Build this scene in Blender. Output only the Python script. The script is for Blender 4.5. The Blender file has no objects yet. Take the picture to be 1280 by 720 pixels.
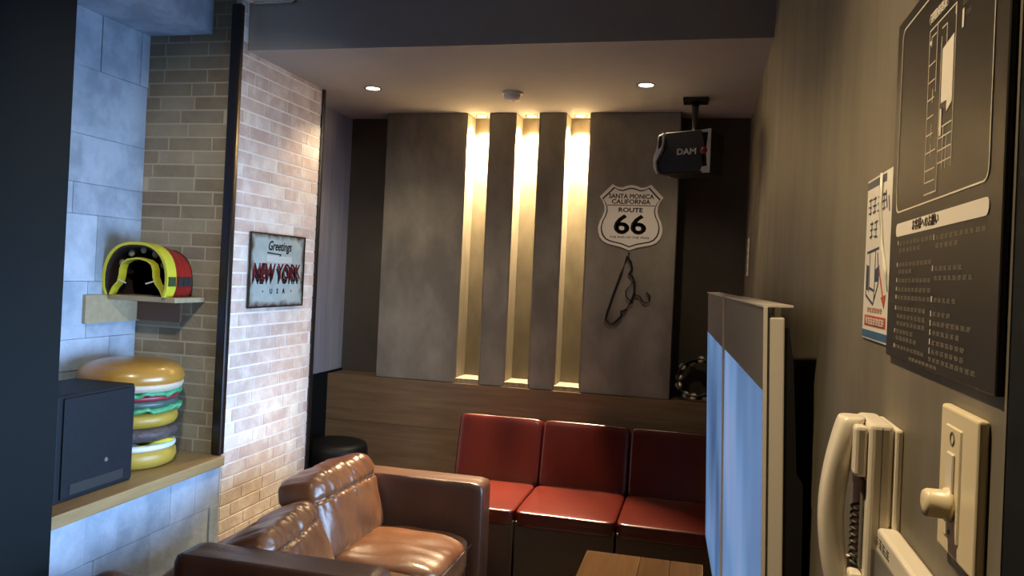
import bpy, bmesh, math, random
from mathutils import Vector, Matrix, noise

random.seed(7)
scene = bpy.context.scene
COL = scene.collection
H = 1.55                                     # eye height: heights measured from the eye are added to this

# ------------------------------------------------------------------ camera
def setup_camera():
    f, yaw, pitch, roll, cy = 990.0, .2392, .0076, .0455, 335.6
    fw = Vector((-math.sin(yaw)*math.cos(pitch), math.cos(yaw)*math.cos(pitch), math.sin(pitch)))
    r = Vector((math.cos(yaw), math.sin(yaw), 0)); u = r.cross(fw)
    r2 = r*math.cos(roll) + u*math.sin(roll); u2 = u*math.cos(roll) - r*math.sin(roll)
    cam = bpy.data.cameras.new('camera'); ob = bpy.data.objects.new('camera', cam); COL.objects.link(ob)
    m = Matrix.Identity(4)
    for i in range(3):
        m[i][0], m[i][1], m[i][2] = r2[i], u2[i], -fw[i]
    m[2][3] = H
    ob.matrix_world = m
    cam.sensor_fit = 'HORIZONTAL'; cam.sensor_width = 36; cam.lens = f/1280*36
    cam.shift_y = -(360-cy)/1280; cam.clip_start = .02
    scene.camera = ob
setup_camera()

# ------------------------------------------------------------------ world, exposure
w = bpy.data.worlds.new('world'); scene.world = w; w.use_nodes = True
w.node_tree.nodes['Background'].inputs[0].default_value = (.5, .6, .8, 1)
w.node_tree.nodes['Background'].inputs[1].default_value = .02
scene.view_settings.view_transform = 'Standard'; scene.view_settings.look = 'None'
scene.view_settings.exposure = 0.15; scene.view_settings.gamma = 1.0
scene.view_settings.use_curve_mapping = False

WARM = (1.0, .78, .5); SLOTWARM = (1.0, .78, .48); BLUE = (.42, .64, 1.0)
P_SLOT, P_DOWN_A, P_DOWN_B, P_NEAR, P_FILL, P_TV = 680, 20, 15, 125, 190, 36

# ------------------------------------------------------------------ materials
MATS = {}
def mat(name, col, rough=.5, metal=0, spec=.5, var=None, nscale=6, stretch=(1, 1, 1), bump=0, bscale=40, emit=None, estr=0, coat=0, rand=None, coords='Object', detail=4, lo=.35, hi=.65):
    if name in MATS: return MATS[name]
    m = bpy.data.materials.new(name); m.use_nodes = True; MATS[name] = m
    nt = m.node_tree; N = nt.nodes; L = nt.links; b = N['Principled BSDF']
    b.inputs['Base Color'].default_value = (*col, 1); b.inputs['Roughness'].default_value = rough
    b.inputs['Metallic'].default_value = metal; b.inputs['Specular IOR Level'].default_value = spec
    b.inputs['Coat Weight'].default_value = coat; b.inputs['Coat Roughness'].default_value = .12
    if emit:
        b.inputs['Emission Color'].default_value = (*emit, 1); b.inputs['Emission Strength'].default_value = estr
    vec = None
    if var or bump:
        if coords == 'World':
            g = N.new('ShaderNodeNewGeometry'); src = g.outputs['Position']
        else:
            g = N.new('ShaderNodeTexCoord'); src = g.outputs['Object']
        mp = N.new('ShaderNodeMapping'); mp.inputs['Scale'].default_value = stretch
        L.new(src, mp.inputs[0]); vec = mp.outputs[0]
    out = None
    if var:
        n = N.new('ShaderNodeTexNoise'); n.inputs['Scale'].default_value = nscale; n.inputs['Detail'].default_value = detail
        n.inputs['Roughness'].default_value = .6
        L.new(vec, n.inputs['Vector'])
        cr = N.new('ShaderNodeValToRGB'); cr.color_ramp.elements[0].color = (*col, 1); cr.color_ramp.elements[1].color = (*var, 1)
        cr.color_ramp.elements[0].position = lo; cr.color_ramp.elements[1].position = hi
        L.new(n.outputs['Fac'], cr.inputs[0]); out = cr.outputs[0]
        L.new(out, b.inputs['Base Color'])
    if rand:                                  # a list of tones, one picked for each separate piece
        oi = N.new('ShaderNodeObjectInfo'); rr = N.new('ShaderNodeValToRGB')
        rr.color_ramp.interpolation = 'CONSTANT'
        els = rr.color_ramp.elements
        for i, c in enumerate(rand):
            e = els[i] if i < 2 else els.new(i/len(rand))
            e.position = i/len(rand); e.color = (*c, 1)
        L.new(oi.outputs['Random'], rr.inputs[0])
        if out:
            mx = N.new('ShaderNodeMix'); mx.data_type = 'RGBA'; mx.inputs[0].default_value = .5
            L.new(rr.outputs[0], mx.inputs[6]); L.new(out, mx.inputs[7]); L.new(mx.outputs[2], b.inputs['Base Color'])
        else:
            L.new(rr.outputs[0], b.inputs['Base Color'])
    if bump:
        n2 = N.new('ShaderNodeTexNoise'); n2.inputs['Scale'].default_value = bscale; n2.inputs['Detail'].default_value = 3
        L.new(vec, n2.inputs['Vector'])
        bp = N.new('ShaderNodeBump'); bp.inputs['Strength'].default_value = bump; bp.inputs['Distance'].default_value = .01
        L.new(n2.outputs['Fac'], bp.inputs['Height']); L.new(bp.outputs[0], b.inputs['Normal'])
    return m

M_brick = mat('brick slip', (.54, .43, .37), .85, var=(.86, .82, .76), nscale=13, coords='World', bump=.25, bscale=60,
              lo=.42, hi=.68,
              rand=[(.48, .37, .32), (.58, .48, .42), (.74, .70, .62), (.52, .41, .35), (.64, .54, .48), (.52, .44, .41), (.78, .74, .67), (.56, .43, .36)])
M_mortar = mat('mortar', (.88, .85, .80), .9, var=(.78, .74, .69), nscale=20, coords='World')
M_brick_shade = mat('shaded brick slip', (.19, .155, .10), .85, var=(.31, .265, .185), nscale=9, coords='World', bump=.25, bscale=60,
                  rand=[(.17, .12, .072), (.23, .18, .11), (.32, .27, .175), (.20, .145, .088), (.26, .21, .135), (.21, .175, .125), (.33, .28, .19)])  # pier brick again, with the niche's shade put into darker tones
M_mortar_shade = mat('shaded mortar', (.42, .37, .27), .9)  # pier mortar darkened in colour for the same shade
M_conc = mat('concrete block', (.22, .29, .38), .85, var=(.42, .51, .63), nscale=7, coords='World', bump=.3, bscale=30, lo=.40, hi=.60,
             rand=[(.26, .33, .42), (.32, .40, .51), (.42, .50, .61), (.29, .37, .47), (.37, .44, .54), (.24, .30, .37)])
M_conc_base = mat('concrete joint', (.33, .35, .39), .9)
M_plaster = mat('grey trowelled plaster', (.155, .142, .118), .55, var=(.33, .305, .26), nscale=3.2, stretch=(1, 1, .55), coords='World', bump=.15, bscale=12, lo=.38, hi=.72)
M_slot = mat('slot back plaster', (.074, .058, .034), .5, var=(.108, .086, .052), nscale=12, stretch=(1, 1, .4), coords='World')
M_cheek = mat('raw pale wood', (.26, .22, .16), .6, var=(.17, .14, .095), nscale=9, stretch=(6, 6, .5), coords='World')
M_darkwall = mat('dark brown wall paint', (.055, .048, .038), .7, var=(.07, .06, .047), nscale=5, coords='World')
M_wains = mat('walnut board', (.15, .095, .05), .5, var=(.21, .135, .07), nscale=5, stretch=(.6, 6, 9), coords='World', coat=.15)
M_lilac = mat('lilac grey wall', (.30, .29, .31), .8, var=(.38, .37, .39), nscale=8, stretch=(4, 6, .25), coords='World')
M_black = mat('black paint', (.018, .02, .022), .45)
M_darkcol = mat('dark painted door', (.006, .009, .0105), .6, spec=.12)
M_ceil = mat('grey ceiling paint', (.40, .39, .385), .75, var=(.43, .42, .41), nscale=3, coords='World')
M_bulk = mat('bulkhead paint', (.50, .49, .46), .7, var=(.54, .53, .50), nscale=3, coords='World')
M_right = mat('taupe plaster wall', (.13, .112, .078), .55, var=(.225, .195, .14), nscale=5, stretch=(1, 1.2, .35), coords='World', bump=.12, bscale=14, lo=.36, hi=.72)
M_floor = mat('dark floor', (.07, .05, .035), .5, var=(.10, .07, .05), nscale=4, stretch=(6, .6, 1), coords='World')
M_trim = mat('dark brown gloss trim', (.010, .006, .005), .3, coat=.1)
M_sill = mat('oak sill', (.25, .165, .07), .45, var=(.32, .22, .10), nscale=6, stretch=(8, .6, 4), coords='World')
M_leather = mat('brown leather', (.085, .030, .011), .30, var=(.13, .050, .018), nscale=5, bump=.10, bscale=120)
M_leather_dk = mat('dark brown leather', (.045, .016, .0075), .38, var=(.06, .022, .010), nscale=5, bump=.10, bscale=120)
M_seam = mat('leather seam', (.05, .022, .012), .5)
M_red = mat('oxblood leatherette', (.055, .0062, .0036), .25, var=(.068, .0078, .0046), nscale=4, bump=.04, bscale=160, spec=.6)
M_redbase = mat('bench skirt leatherette', (.042, .024, .013), .4, bump=.04, bscale=120)
M_table = [mat('table plank light', (.155, .050, .009), .5, var=(.19, .066, .012), nscale=5, stretch=(10, .7, 1), coords='World', spec=.06),
           mat('table plank mid', (.115, .037, .007), .5, var=(.145, .049, .009), nscale=5, stretch=(10, .7, 1), coords='World', spec=.06),
           mat('table plank warm', (.135, .044, .008), .5, var=(.165, .057, .011), nscale=5, stretch=(10, .7, 1), coords='World', spec=.06)]
M_shelf = mat('olive wood shelf', (.30, .25, .15), .5, var=(.36, .30, .19), nscale=6, stretch=(1, 6, 6), coords='World')
M_shelf_shade = mat('shaded wood rail', (.16, .085, .055), .5)  # shelf wood, its colour darkened for the shadow under the board
M_white = mat('aged white plastic', (.78, .71, .58), .32, spec=.5)
M_cream = mat('cream plastic', (.80, .69, .46), .35)
M_greyp = mat('grey plastic', (.16, .155, .14), .4)
M_silver = mat('pale silver frame', (.74, .69, .60), .4)
M_chrome = mat('chrome', (.8, .78, .72), .18, metal=1)
M_blackgloss = mat('black gloss plastic', (.011, .0105, .010), .32)
M_box = mat('black speaker wrap', (.006, .009, .014), .6, spec=.2, var=(.009, .012, .018), nscale=60, bump=.15, bscale=200)
M_signblack = mat('brown black board', (.015, .012, .008), .46, var=(.019, .015, .010), spec=.4, nscale=120)
M_print = mat('pale print', (.85, .78, .66), .6)
M_printdim = mat('dim print', (.17, .15, .115), .6)
M_paper = mat('poster paper', (.78, .75, .68), .35, var=(.84, .82, .76), nscale=8)
M_ink = mat('ink navy', (.03, .045, .085), .5)
M_inkblue = mat('ink blue', (.02, .11, .24), .5)
M_inkred = mat('ink red', (.50, .07, .03), .5)
M_shield = mat('white enamel', (.86, .83, .77), .4)
M_inkblack = mat('ink black', (.012, .011, .010), .5)
M_lens = mat('lamp lens', (1, .9, .75), .4, emit=(1, .86, .65), estr=7)
M_lens_slot = mat('slot lamp lens', (1, .9, .7), .4, emit=(1, .76, .42), estr=16)

def nodes_tin():
    m = mat('weathered tin', (.30, .40, .40), .42, var=(.42, .50, .48), nscale=9, metal=.1)
    nt = m.node_tree; N = nt.nodes; L = nt.links; b = N['Principled BSDF']
    # rust that eats in from the rim of the plate
    tc = N.new('ShaderNodeTexCoord'); sep = N.new('ShaderNodeSeparateXYZ'); L.new(tc.outputs['Generated'], sep.inputs[0])
    def edge(o):
        a = N.new('ShaderNodeMath'); a.operation = 'SUBTRACT'; L.new(o, a.inputs[0]); a.inputs[1].default_value = .5
        c = N.new('ShaderNodeMath'); c.operation = 'ABSOLUTE'; L.new(a.outputs[0], c.inputs[0]); return c.outputs[0]
    mxm = N.new('ShaderNodeMath'); mxm.operation = 'MAXIMUM'; L.new(edge(sep.outputs[1]), mxm.inputs[0]); L.new(edge(sep.outputs[2]), mxm.inputs[1])
    nz = N.new('ShaderNodeTexNoise'); nz.inputs['Scale'].default_value = 18; L.new(tc.outputs['Object'], nz.inputs['Vector'])
    ad = N.new('ShaderNodeMath'); ad.operation = 'MULTIPLY_ADD'; L.new(nz.outputs['Fac'], ad.inputs[0]); ad.inputs[1].default_value = .16; L.new(mxm.outputs[0], ad.inputs[2])
    cr = N.new('ShaderNodeValToRGB'); cr.color_ramp.elements[0].position = .50; cr.color_ramp.elements[1].position = .575
    L.new(ad.outputs[0], cr.inputs[0])
    mx = N.new('ShaderNodeMix'); mx.data_type = 'RGBA'
    old = b.inputs['Base Color'].links[0].from_socket
    L.new(cr.outputs[0], mx.inputs[0]); L.new(old, mx.inputs[6]); mx.inputs[7].default_value = (.05, .028, .014, 1)
    L.new(mx.outputs[2], b.inputs['Base Color'])
    return m
M_tin = nodes_tin()

def nodes_screen():
    m = bpy.data.materials.new('lit screen picture'); m.use_nodes = True
    nt = m.node_tree; N = nt.nodes; L = nt.links; b = N['Principled BSDF']
    b.inputs['Base Color'].default_value = (.01, .012, .016, 1); b.inputs['Roughness'].default_value = .45; b.inputs['Specular IOR Level'].default_value = .12
    tc = N.new('ShaderNodeTexCoord'); mp = N.new('ShaderNodeMapping'); mp.inputs['Scale'].default_value = (1, .9, .6); L.new(tc.outputs['Object'], mp.inputs[0])
    nz = N.new('ShaderNodeTexNoise'); nz.inputs['Scale'].default_value = 2.0; nz.inputs['Detail'].default_value = 2; L.new(mp.outputs[0], nz.inputs['Vector'])
    cr = N.new('ShaderNodeValToRGB'); e = cr.color_ramp.elements
    e[0].position = .32; e[0].color = (.045, .10, .22, 1); e[1].position = .62; e[1].color = (.16, .30, .56, 1)
    k = e.new(.75); k.color = (.26, .33, .56, 1)
    L.new(nz.outputs['Fac'], cr.inputs[0]); L.new(cr.outputs[0], b.inputs['Emission Color']); b.inputs['Emission Strength'].default_value = .85
    return m
M_screen = nodes_screen()

# ------------------------------------------------------------------ mesh helpers
def link(o): COL.objects.link(o); return o
def tag(o, label=None, cat=None, group=None, kind=None):
    if label: o['label'] = label
    if cat: o['category'] = cat
    if group: o['group'] = group
    if kind: o['kind'] = kind
    return o
def thing(name, loc, label, cat, group=None, rz=0):
    o = link(bpy.data.objects.new(name, None)); o.location = loc; o.rotation_euler = (0, 0, rz); o.empty_display_size = .05
    return tag(o, label, cat, group)
def pmat(p):
    m = Matrix.Identity(4)
    while p is not None:
        m = (Matrix.Translation(p.location) @ p.rotation_euler.to_matrix().to_4x4()) @ m
        p = p.parent
    return m
def obj(name, bm, m, parent=None, local=False, smooth=False, bevel=0, seg=2, subsurf=0):
    """bm in world coordinates (or the parent's own when local); a child mesh is moved into its parent's frame"""
    me = bpy.data.meshes.new(name)
    if parent is not None and not local: bm.transform(pmat(parent).inverted())
    if bevel:
        bmesh.ops.bevel(bm, geom=[e for e in bm.edges], offset=bevel, segments=seg, affect='EDGES', profile=.5, clamp_overlap=True)
    bmesh.ops.recalc_face_normals(bm, faces=bm.faces)
    bm.to_mesh(me); bm.free()
    if smooth:
        for p in me.polygons: p.use_smooth = True
    me.materials.append(m)
    o = link(bpy.data.objects.new(name, me)); o.parent = parent
    return o
def whole(name, bm, m, label, cat, group=None, **k):
    """a thing that is one mesh; the origin is put at its base"""
    me_pts = [v.co for v in bm.verts]
    c = Vector(((min(p.x for p in me_pts)+max(p.x for p in me_pts))/2, (min(p.y for p in me_pts)+max(p.y for p in me_pts))/2, min(p.z for p in me_pts)))
    bm.transform(Matrix.Translation(-c))
    o = obj(name, bm, m, **k); o.location = c
    return tag(o, label, cat, group)
def struct(name, bm, m, **k):
    o = obj(name, bm, m, **k); o['kind'] = 'structure'; return o
def B(*boxes, bm=None):
    bm = bm or bmesh.new()
    for x0, x1, y0, y1, z0, z1 in boxes:
        v = [bm.verts.new((x, y, z)) for x in (x0, x1) for y in (y0, y1) for z in (z0, z1)]
        for q in ((0, 1, 3, 2), (4, 6, 7, 5), (0, 4, 5, 1), (2, 3, 7, 6), (0, 2, 6, 4), (1, 5, 7, 3)):
            bm.faces.new([v[i] for i in q])
    return bm
def frame(o, xa, ya):
    xa = Vector(xa).normalized(); ya = Vector(ya).normalized(); za = xa.cross(ya)
    m = Matrix.Identity(4)
    for i in range(3): m[i][0], m[i][1], m[i][2], m[i][3] = xa[i], ya[i], za[i], o[i]
    return m
def tube(pts, r, n=8, bm=None, closed=False, caps=True):
    bm = bm or bmesh.new(); pts = [Vector(p) for p in pts]; rings = []
    N = len(pts)
    for i, p in enumerate(pts):
        a = pts[i-1] if (i > 0 or closed) else p
        c = pts[(i+1) % N] if (i < N-1 or closed) else p
        t = (c-a).normalized(); up = Vector((0, 0, 1)) if abs(t.z) < .9 else Vector((1, 0, 0))
        s = t.cross(up).normalized(); q = s.cross(t)
        rr = r[i] if isinstance(r, (list, tuple)) else r
        rings.append([bm.verts.new(p + (s*math.cos(2*math.pi*k/n) + q*math.sin(2*math.pi*k/n))*rr) for k in range(n)])
    for i in range(N if closed else N-1):
        A, C = rings[i], rings[(i+1) % N]
        for k in range(n): bm.faces.new((A[k], A[(k+1) % n], C[(k+1) % n], C[k]))
    if caps and not closed:
        bm.faces.new(rings[0]); bm.faces.new(rings[-1][::-1])
    return bm
def lathe(profile, n=28, bm=None, sx=1, sy=1, wob=None):
    """profile: (r, z) from bottom to top about the z axis"""
    bm = bm or bmesh.new(); rings = []
    for j, (r, z) in enumerate(profile):
        rings.append([bm.verts.new((r*sx*math.cos(2*math.pi*k/n), r*sy*math.sin(2*math.pi*k/n), z)) if wob is None else
                      bm.verts.new(wob(r, z, 2*math.pi*k/n, j)) for k in range(n)])
    for A, C in zip(rings, rings[1:]):
        for k in range(n): bm.faces.new((A[k], A[(k+1) % n], C[(k+1) % n], C[k]))
    bm.faces.new(rings[0][::-1]); bm.faces.new(rings[-1])
    return bm
def prism(poly, d, bm=None):
    """polygon in local xy, from z = 0 to z = d"""
    bm = bm or bmesh.new()
    a = [bm.verts.new((x, y, 0)) for x, y in poly]; c = [bm.verts.new((x, y, d)) for x, y in poly]
    bm.faces.new(a[::-1]); bm.faces.new(c)
    for i in range(len(poly)):
        j = (i+1) % len(poly); bm.faces.new((a[i], a[j], c[j], c[i]))
    return bm
def strip(outer, inner, d, bm=None):
    """closed band between two outlines of equal length"""
    bm = bm or bmesh.new(); n = len(outer)
    ring = [[bm.verts.new((x, y, z)) for x, y in o] for o, z in ((outer, 0), (outer, d), (inner, d), (inner, 0))]
    for q in range(4):
        A, C = ring[q], ring[(q+1) % 4]
        for i in range(n): bm.faces.new((A[i], A[(i+1) % n], C[(i+1) % n], C[i]))
    return bm
def bar(bm, x0, y0, x1, y1, wd, d=.00025):
    """a flat stroke in local xy"""
    a = Vector((x0, y0)); c = Vector((x1, y1)); t = (c-a); L = t.length
    if L < 1e-6: return bm
    t /= L; n = Vector((-t.y, t.x))*wd/2
    return prism([tuple(a-n), tuple(c-n), tuple(c+n), tuple(a+n)], d, bm)
def glyphs(bm, x, y, n, w, h, sw, rnd, d=.00025):
    """n illegible characters: short strokes in square cells"""
    for i in range(n):
        x0 = x+i*w*1.12
        for k in range(3):
            yy = y+h*(.12+.38*k); bar(bm, x0+w*rnd.uniform(0, .15), yy, x0+w*rnd.uniform(.75, 1), yy+h*rnd.uniform(-.06, .06), sw, d)
        xx = x0+w*rnd.uniform(.3, .7); bar(bm, xx, y, xx+w*rnd.uniform(-.15, .15), y+h, sw, d)
    return bm
def text_bm(s, size, ext=.0006, align='CENTER', shear=0, xs=1, bold=0):
    cu = bpy.data.curves.new('t', 'FONT'); cu.body = s; cu.size = size; cu.extrude = ext; cu.align_x = align; cu.align_y = 'CENTER'
    cu.shear = shear; cu.resolution_u = 3
    o = bpy.data.objects.new('t', cu); COL.objects.link(o); bpy.context.view_layer.update()
    me = bpy.data.meshes.new_from_object(o.evaluated_get(bpy.context.evaluated_depsgraph_get()))
    bm = bmesh.new(); bm.from_mesh(me)
    if bold:                                               # heavier strokes: the outline again, a hair to each side
        for dx, dy in ((-bold, 0), (bold, 0), (0, bold), (0, -bold)):
            n0 = len(bm.verts); bm.from_mesh(me); bm.verts.ensure_lookup_table()
            bmesh.ops.translate(bm, verts=bm.verts[n0:], vec=(dx, dy, ext*.02*(dx+dy)/bold))
    if xs != 1: bm.transform(Matrix.Diagonal((xs, 1, 1, 1)))
    bpy.data.objects.remove(o); bpy.data.curves.remove(cu); bpy.data.meshes.remove(me)
    return bm
def fit(bm, w=None, h=None):
    xs = [v.co.x for v in bm.verts]; ys = [v.co.y for v in bm.verts]
    cx, cy = (min(xs)+max(xs))/2, (min(ys)+max(ys))/2
    sx = w/(max(xs)-min(xs)) if w else 1; sy = h/(max(ys)-min(ys)) if h else sx
    if not w: sx = sy
    bm.transform(Matrix.Diagonal((sx, sy, 1, 1)) @ Matrix.Translation((-cx, -cy, 0)))
    return bm
def put(bm, M): bm.transform(M); return bm
def cushion(hx, hy, hz, n=20, k=5, puff=.0, wr=.006, seed=0, channels=(), depth=.008, wid=.012, ws=7):
    """rounded pillow with wrinkles; channels: list of (axis, value) grooves in the pillow's own coordinates"""
    bm = bmesh.new(); bmesh.ops.create_cube(bm, size=2)
    bmesh.ops.subdivide_edges(bm, edges=bm.edges[:], cuts=n, use_grid_fill=True)
    off = Vector((seed*3.7, seed*1.3, seed*5.1))
    for v in bm.verts:
        p = v.co; s = (abs(p.x)**k+abs(p.y)**k+abs(p.z)**k)**(1/k); q = p/s
        pf = 1+puff*max(0, 1-q.y*q.y)*max(0, 1-q.z*q.z)
        P = Vector((q.x*hx*pf, q.y*hy, q.z*hz)); nr = Vector((q.x/hx, q.y/hy, q.z/hz)).normalized()
        P += nr*wr*noise.noise(P*ws+off)*1.6 + nr*wr*.8*noise.noise(Vector((P.x*ws, P.y*ws*4.5, P.z*ws))+off)
        for ax, val in channels:
            P -= nr*depth*math.exp(-((P[ax]-val)/wid)**2)
        v.co = P
    return bm
def euler(x=0, y=0, z=0):
    return Matrix.Rotation(math.radians(z), 4, 'Z') @ Matrix.Rotation(math.radians(y), 4, 'Y') @ Matrix.Rotation(math.radians(x), 4, 'X')
UNIT = {}
def unit_piece(name, m, loc, dims, parent):
    """a box piece; every piece of one material shares one mesh"""
    if m.name not in UNIT:
        bm = B((-.5, .5, -.5, .5, -.5, .5)); me = bpy.data.meshes.new(name); bm.to_mesh(me); bm.free(); me.materials.append(m); UNIT[m.name] = me
    o = link(bpy.data.objects.new(name, UNIT[m.name])); o.parent = parent
    o.location = Vector(loc)-(parent.location if parent else Vector()); o.scale = dims
    return o
def spot(name, loc, power, col, cone, blend=.5, radius=.03, aim=(0, 0, -1), parent=None):
    l = bpy.data.lights.new(name, 'SPOT'); l.energy = power; l.color = col; l.spot_size = math.radians(cone); l.spot_blend = blend; l.shadow_soft_size = radius
    o = link(bpy.data.objects.new(name, l)); o.location = loc; o.rotation_euler = Vector(aim).to_track_quat('-Z', 'Y').to_euler()
    if parent:
        o.parent = parent; o.location = Vector(loc)-parent.location
    return o

# ================================================================== the room
XL, XR, YB, YP = -2.055, .22, 4.75, 4.57
ZH, ZLOW, ZW = 2.73, 2.51, .883                        # high ceiling, low ceiling, wainscot top
NY = 3.135                                             # end wall of the niche
NX = -2.53                                             # back wall of the niche
SILL = .69

struct('floor', B((-2.8, .6, -1.7, 4.9, -.06, 0)), M_floor)
struct('ceiling', B((-2.8, .6, -1.7, 3.2, ZH, ZH+.08)), M_ceil)
struct('ceiling', B((-2.4, .4, 3.203, 3.98, ZLOW, ZH+.08)), M_ceil)
struct('trim_1', B((-2.056, .22, 3.195, 3.203, ZLOW, ZH)), M_bulk)
struct('ceiling', B((-2.4, .4, 3.98, 4.9, ZLOW+.004, ZH+.08)), M_ceil)
wb = struct('wall_back', B((-2.5, .4, YB, YB+.12, 0, ZLOW+.1)), M_darkwall)
for x0, x1 in ((-1.95, -1.439), (-1.286, -1.136), (-.982, -.834), (-.678, -.168)):
    obj('plaster_panel', B((x0, x1, YP, YB, ZW, ZLOW+.003)), M_plaster, wb, bevel=.003, seg=1)
for x0, x1 in ((-1.439, -1.286), (-1.136, -.982), (-.834, -.678)):
    obj('slot_back', B((x0, x1, YB-.006, YB, ZW, ZLOW+.003)), M_slot, wb)
    obj('slot_cheek', B((x0, x0+.008, YP+.002, YB-.006, ZW+.03, ZLOW+.002)), M_cheek, wb)
    obj('slot_cheek', B((x1-.008, x1, YP+.002, YB-.006, ZW+.03, ZLOW+.002)), M_cheek, wb)
    obj('slot_sill', B((x0, x1, YP-.004, YB-.006, ZW, ZW+.03)), M_cheek, wb, bevel=.002, seg=1)
# wainscot of long boards
wsc = struct('trim_2', B((-2.265, XR, 4.556, YB-.001, 0, ZW-.002)), M_wains)
for i, (z0, z1) in enumerate(((.002, .30), (.302, .60), (.602, ZW))):
    unit_piece('board', M_wains, (-1.0225, 4.553, (z0+z1)/2), (2.485, .008, z1-z0), wsc)
# left alcove wall beyond the brick pier
struct('wall_left', B((-2.42, -2.27, 3.9, 4.88, .895, ZLOW+.1)), M_lilac)
struct('baseboard_left', B((-2.42, -2.262, 3.9, 4.75, 0, .895)), M_darkcol)
# brick pier: face towards the room and end wall of the niche
pier = struct('wall_brick', B((-2.62, -2.061, NY+.006, 3.918, 0, ZH)), M_mortar)
CH, MJ = .0617, .0085
def brick_run(a0, a1, rnd, lens=(.215, .215, .17, .235, .11)):
    a = a0-rnd.uniform(0, .17); out = []
    while a < a1:
        L = rnd.choice(lens); s, e = max(a, a0), min(a+L, a1)
        if e-s > .025: out.append((s, e))
        a += L+MJ
    return out
rnd = random.Random(11)
nb = int(math.ceil((ZH-.25)/CH))
for k in range(nb):
    z0 = ZH-(k+1)*CH+MJ; z1 = ZH-k*CH; zc = (z0+z1)/2
    if z1 < .25: break
    yend = 3.914 if z1 <= ZLOW+.06 else 3.195
    for s, e in brick_run(NY+.012, yend, rnd):
        unit_piece('brick', M_brick, (-2.0605, (s+e)/2, zc), (.004+rnd.uniform(0, .0012), e-s, z1-z0), pier)
endw = struct('wall_niche', B((NX-.05, -2.092, NY, NY+.006, .5, 2.73)), M_mortar_shade)
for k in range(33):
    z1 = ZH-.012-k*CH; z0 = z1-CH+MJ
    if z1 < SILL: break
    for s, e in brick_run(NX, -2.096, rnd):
        unit_piece('brick', M_brick_shade, ((s+e)/2, NY, (z0+z1)/2), (e-s, .004+rnd.uniform(0, .0012), z1-z0), endw)
struct('trim_3', B((-2.096, -2.046, NY-.028, NY+.008, SILL, 2.70)), M_trim, bevel=.009, seg=3)
struct('trim_4', B((-2.066, -2.044, 3.914, 3.938, 0, 2.508)), M_trim, bevel=.005, seg=2)
# niche: concrete block back wall, ceiling with lintel, wall below the sill
nback = struct('wall_niche_back', B((NX-.1, NX-.004, 1.6, NY+.005, 0, ZH)), M_conc_base)
rnd = random.Random(5)
def blocks(parent, x, y0, y1, z0, z1, hs):
    z = z1
    while z > z0:
        h = rnd.choice(hs); zb = max(z-h, z0); y = y1+rnd.uniform(-.02, .15)
        while y > y0:
            L = rnd.choice((.16, .24, .30, .38)); a, c = max(y-L, y0), min(y, y1)
            if c-a > .02:
                t = rnd.uniform(.004, .009); unit_piece('concrete_block', M_conc, (x+t/2-.003, (a+c)/2, (z+zb)/2), (t, c-a-.002, z-zb-.002), parent)
            y -= L
        z = zb
blocks(nback, NX, 2.3, NY-.002, SILL, 2.57, (.20, .13, .24, .28))
struct('ceiling', B((NX-.1, -2.2, 1.6, NY-.004, 2.57, ZH)), M_conc)
nlow = struct('wall_niche_front', B((NX, XL-.006, 1.6, NY+.004, 0, SILL-.046)), M_conc_base)
blocks(nlow, XL-.004, 2.1, NY-.012, .1, SILL-.046, (.235, .17))
sill = struct('trim_5', B((NX-.004, -2.034, 1.6, NY-.006, SILL-.045, SILL)), M_sill, bevel=.004, seg=2)
# dark painted wall and door leaf on the near left
dk = struct('wall_left_dark', B((-2.6, -2.012, -1.7, 2.145, 0, ZH)), M_darkcol)
obj('door_panel', B((-2.012, -2.004, .9, 1.98, .02, 2.45)), M_darkcol, dk, bevel=.002, seg=1)
# right wall, door jamb, wall behind
struct('wall_right', B((XR, XR+.3, .655, YB+.1, 0, ZH)), M_right)
struct('door_1', B((XR-.001, XR+.3, -.6, .652, 0, ZH)), M_darkcol, bevel=.003, seg=1)
struct('wall_right_near', B((XR+.28, XR+.36, -1.7, -.6, 0, ZH)), M_darkwall)
struct('wall_rear', B((-2.6, .6, -1.8, -1.7, 0, ZH)), M_darkwall)

# ================================================================== lamps
def downlight(x, y, z, r, label, lens, power, col, cone, group, radius=.03, aim=(0, 0, -1), blend=.6):
    t = thing('downlight', (x, y, z), label, 'light', group)
    n = 24
    o = [(r*math.cos(2*math.pi*i/n), r*math.sin(2*math.pi*i/n)) for i in range(n)]
    obj('trim_ring', put(strip(o, [(a*.8, c*.8) for a, c in o], .004), Matrix.Translation((0, 0, -.004))), M_chrome, t, local=True)
    obj('lens', put(prism([(a*.8, c*.8) for a, c in o], .002), Matrix.Translation((0, 0, -.003))), lens, t, local=True)
    spot('lamp', (x, y, z-.012), power, col, cone, blend, radius, aim, t)
    return t
for x, w_ in ((-1.368, 'small warm downlight in the wall slot farthest from the shield sign'), (-1.056, 'small warm downlight in the middle wall slot'), (-.758, 'small warm downlight in the wall slot nearest the shield sign')):
    downlight(x, 4.655, ZLOW+.003, .038, w_, M_lens_slot, P_SLOT, SLOTWARM, 100, 'downlights in the wall slots', .02, blend=1.0)
downlight(-1.76, 3.91, ZLOW, .046, 'round ceiling downlight beside the brick pier, above the black stool', M_lens, P_DOWN_A, WARM, 125, 'ceiling downlights')
downlight(-.32, 3.91, ZLOW, .046, 'round ceiling downlight next to the hanging loudspeaker', M_lens, P_DOWN_B, WARM, 125, 'ceiling downlights')
downlight(-.45, .95, ZH, .055, 'round downlight in the higher ceiling above the low table', M_lens, P_NEAR, (1, .76, .46), 124, 'ceiling downlights', blend=1.0)
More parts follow.
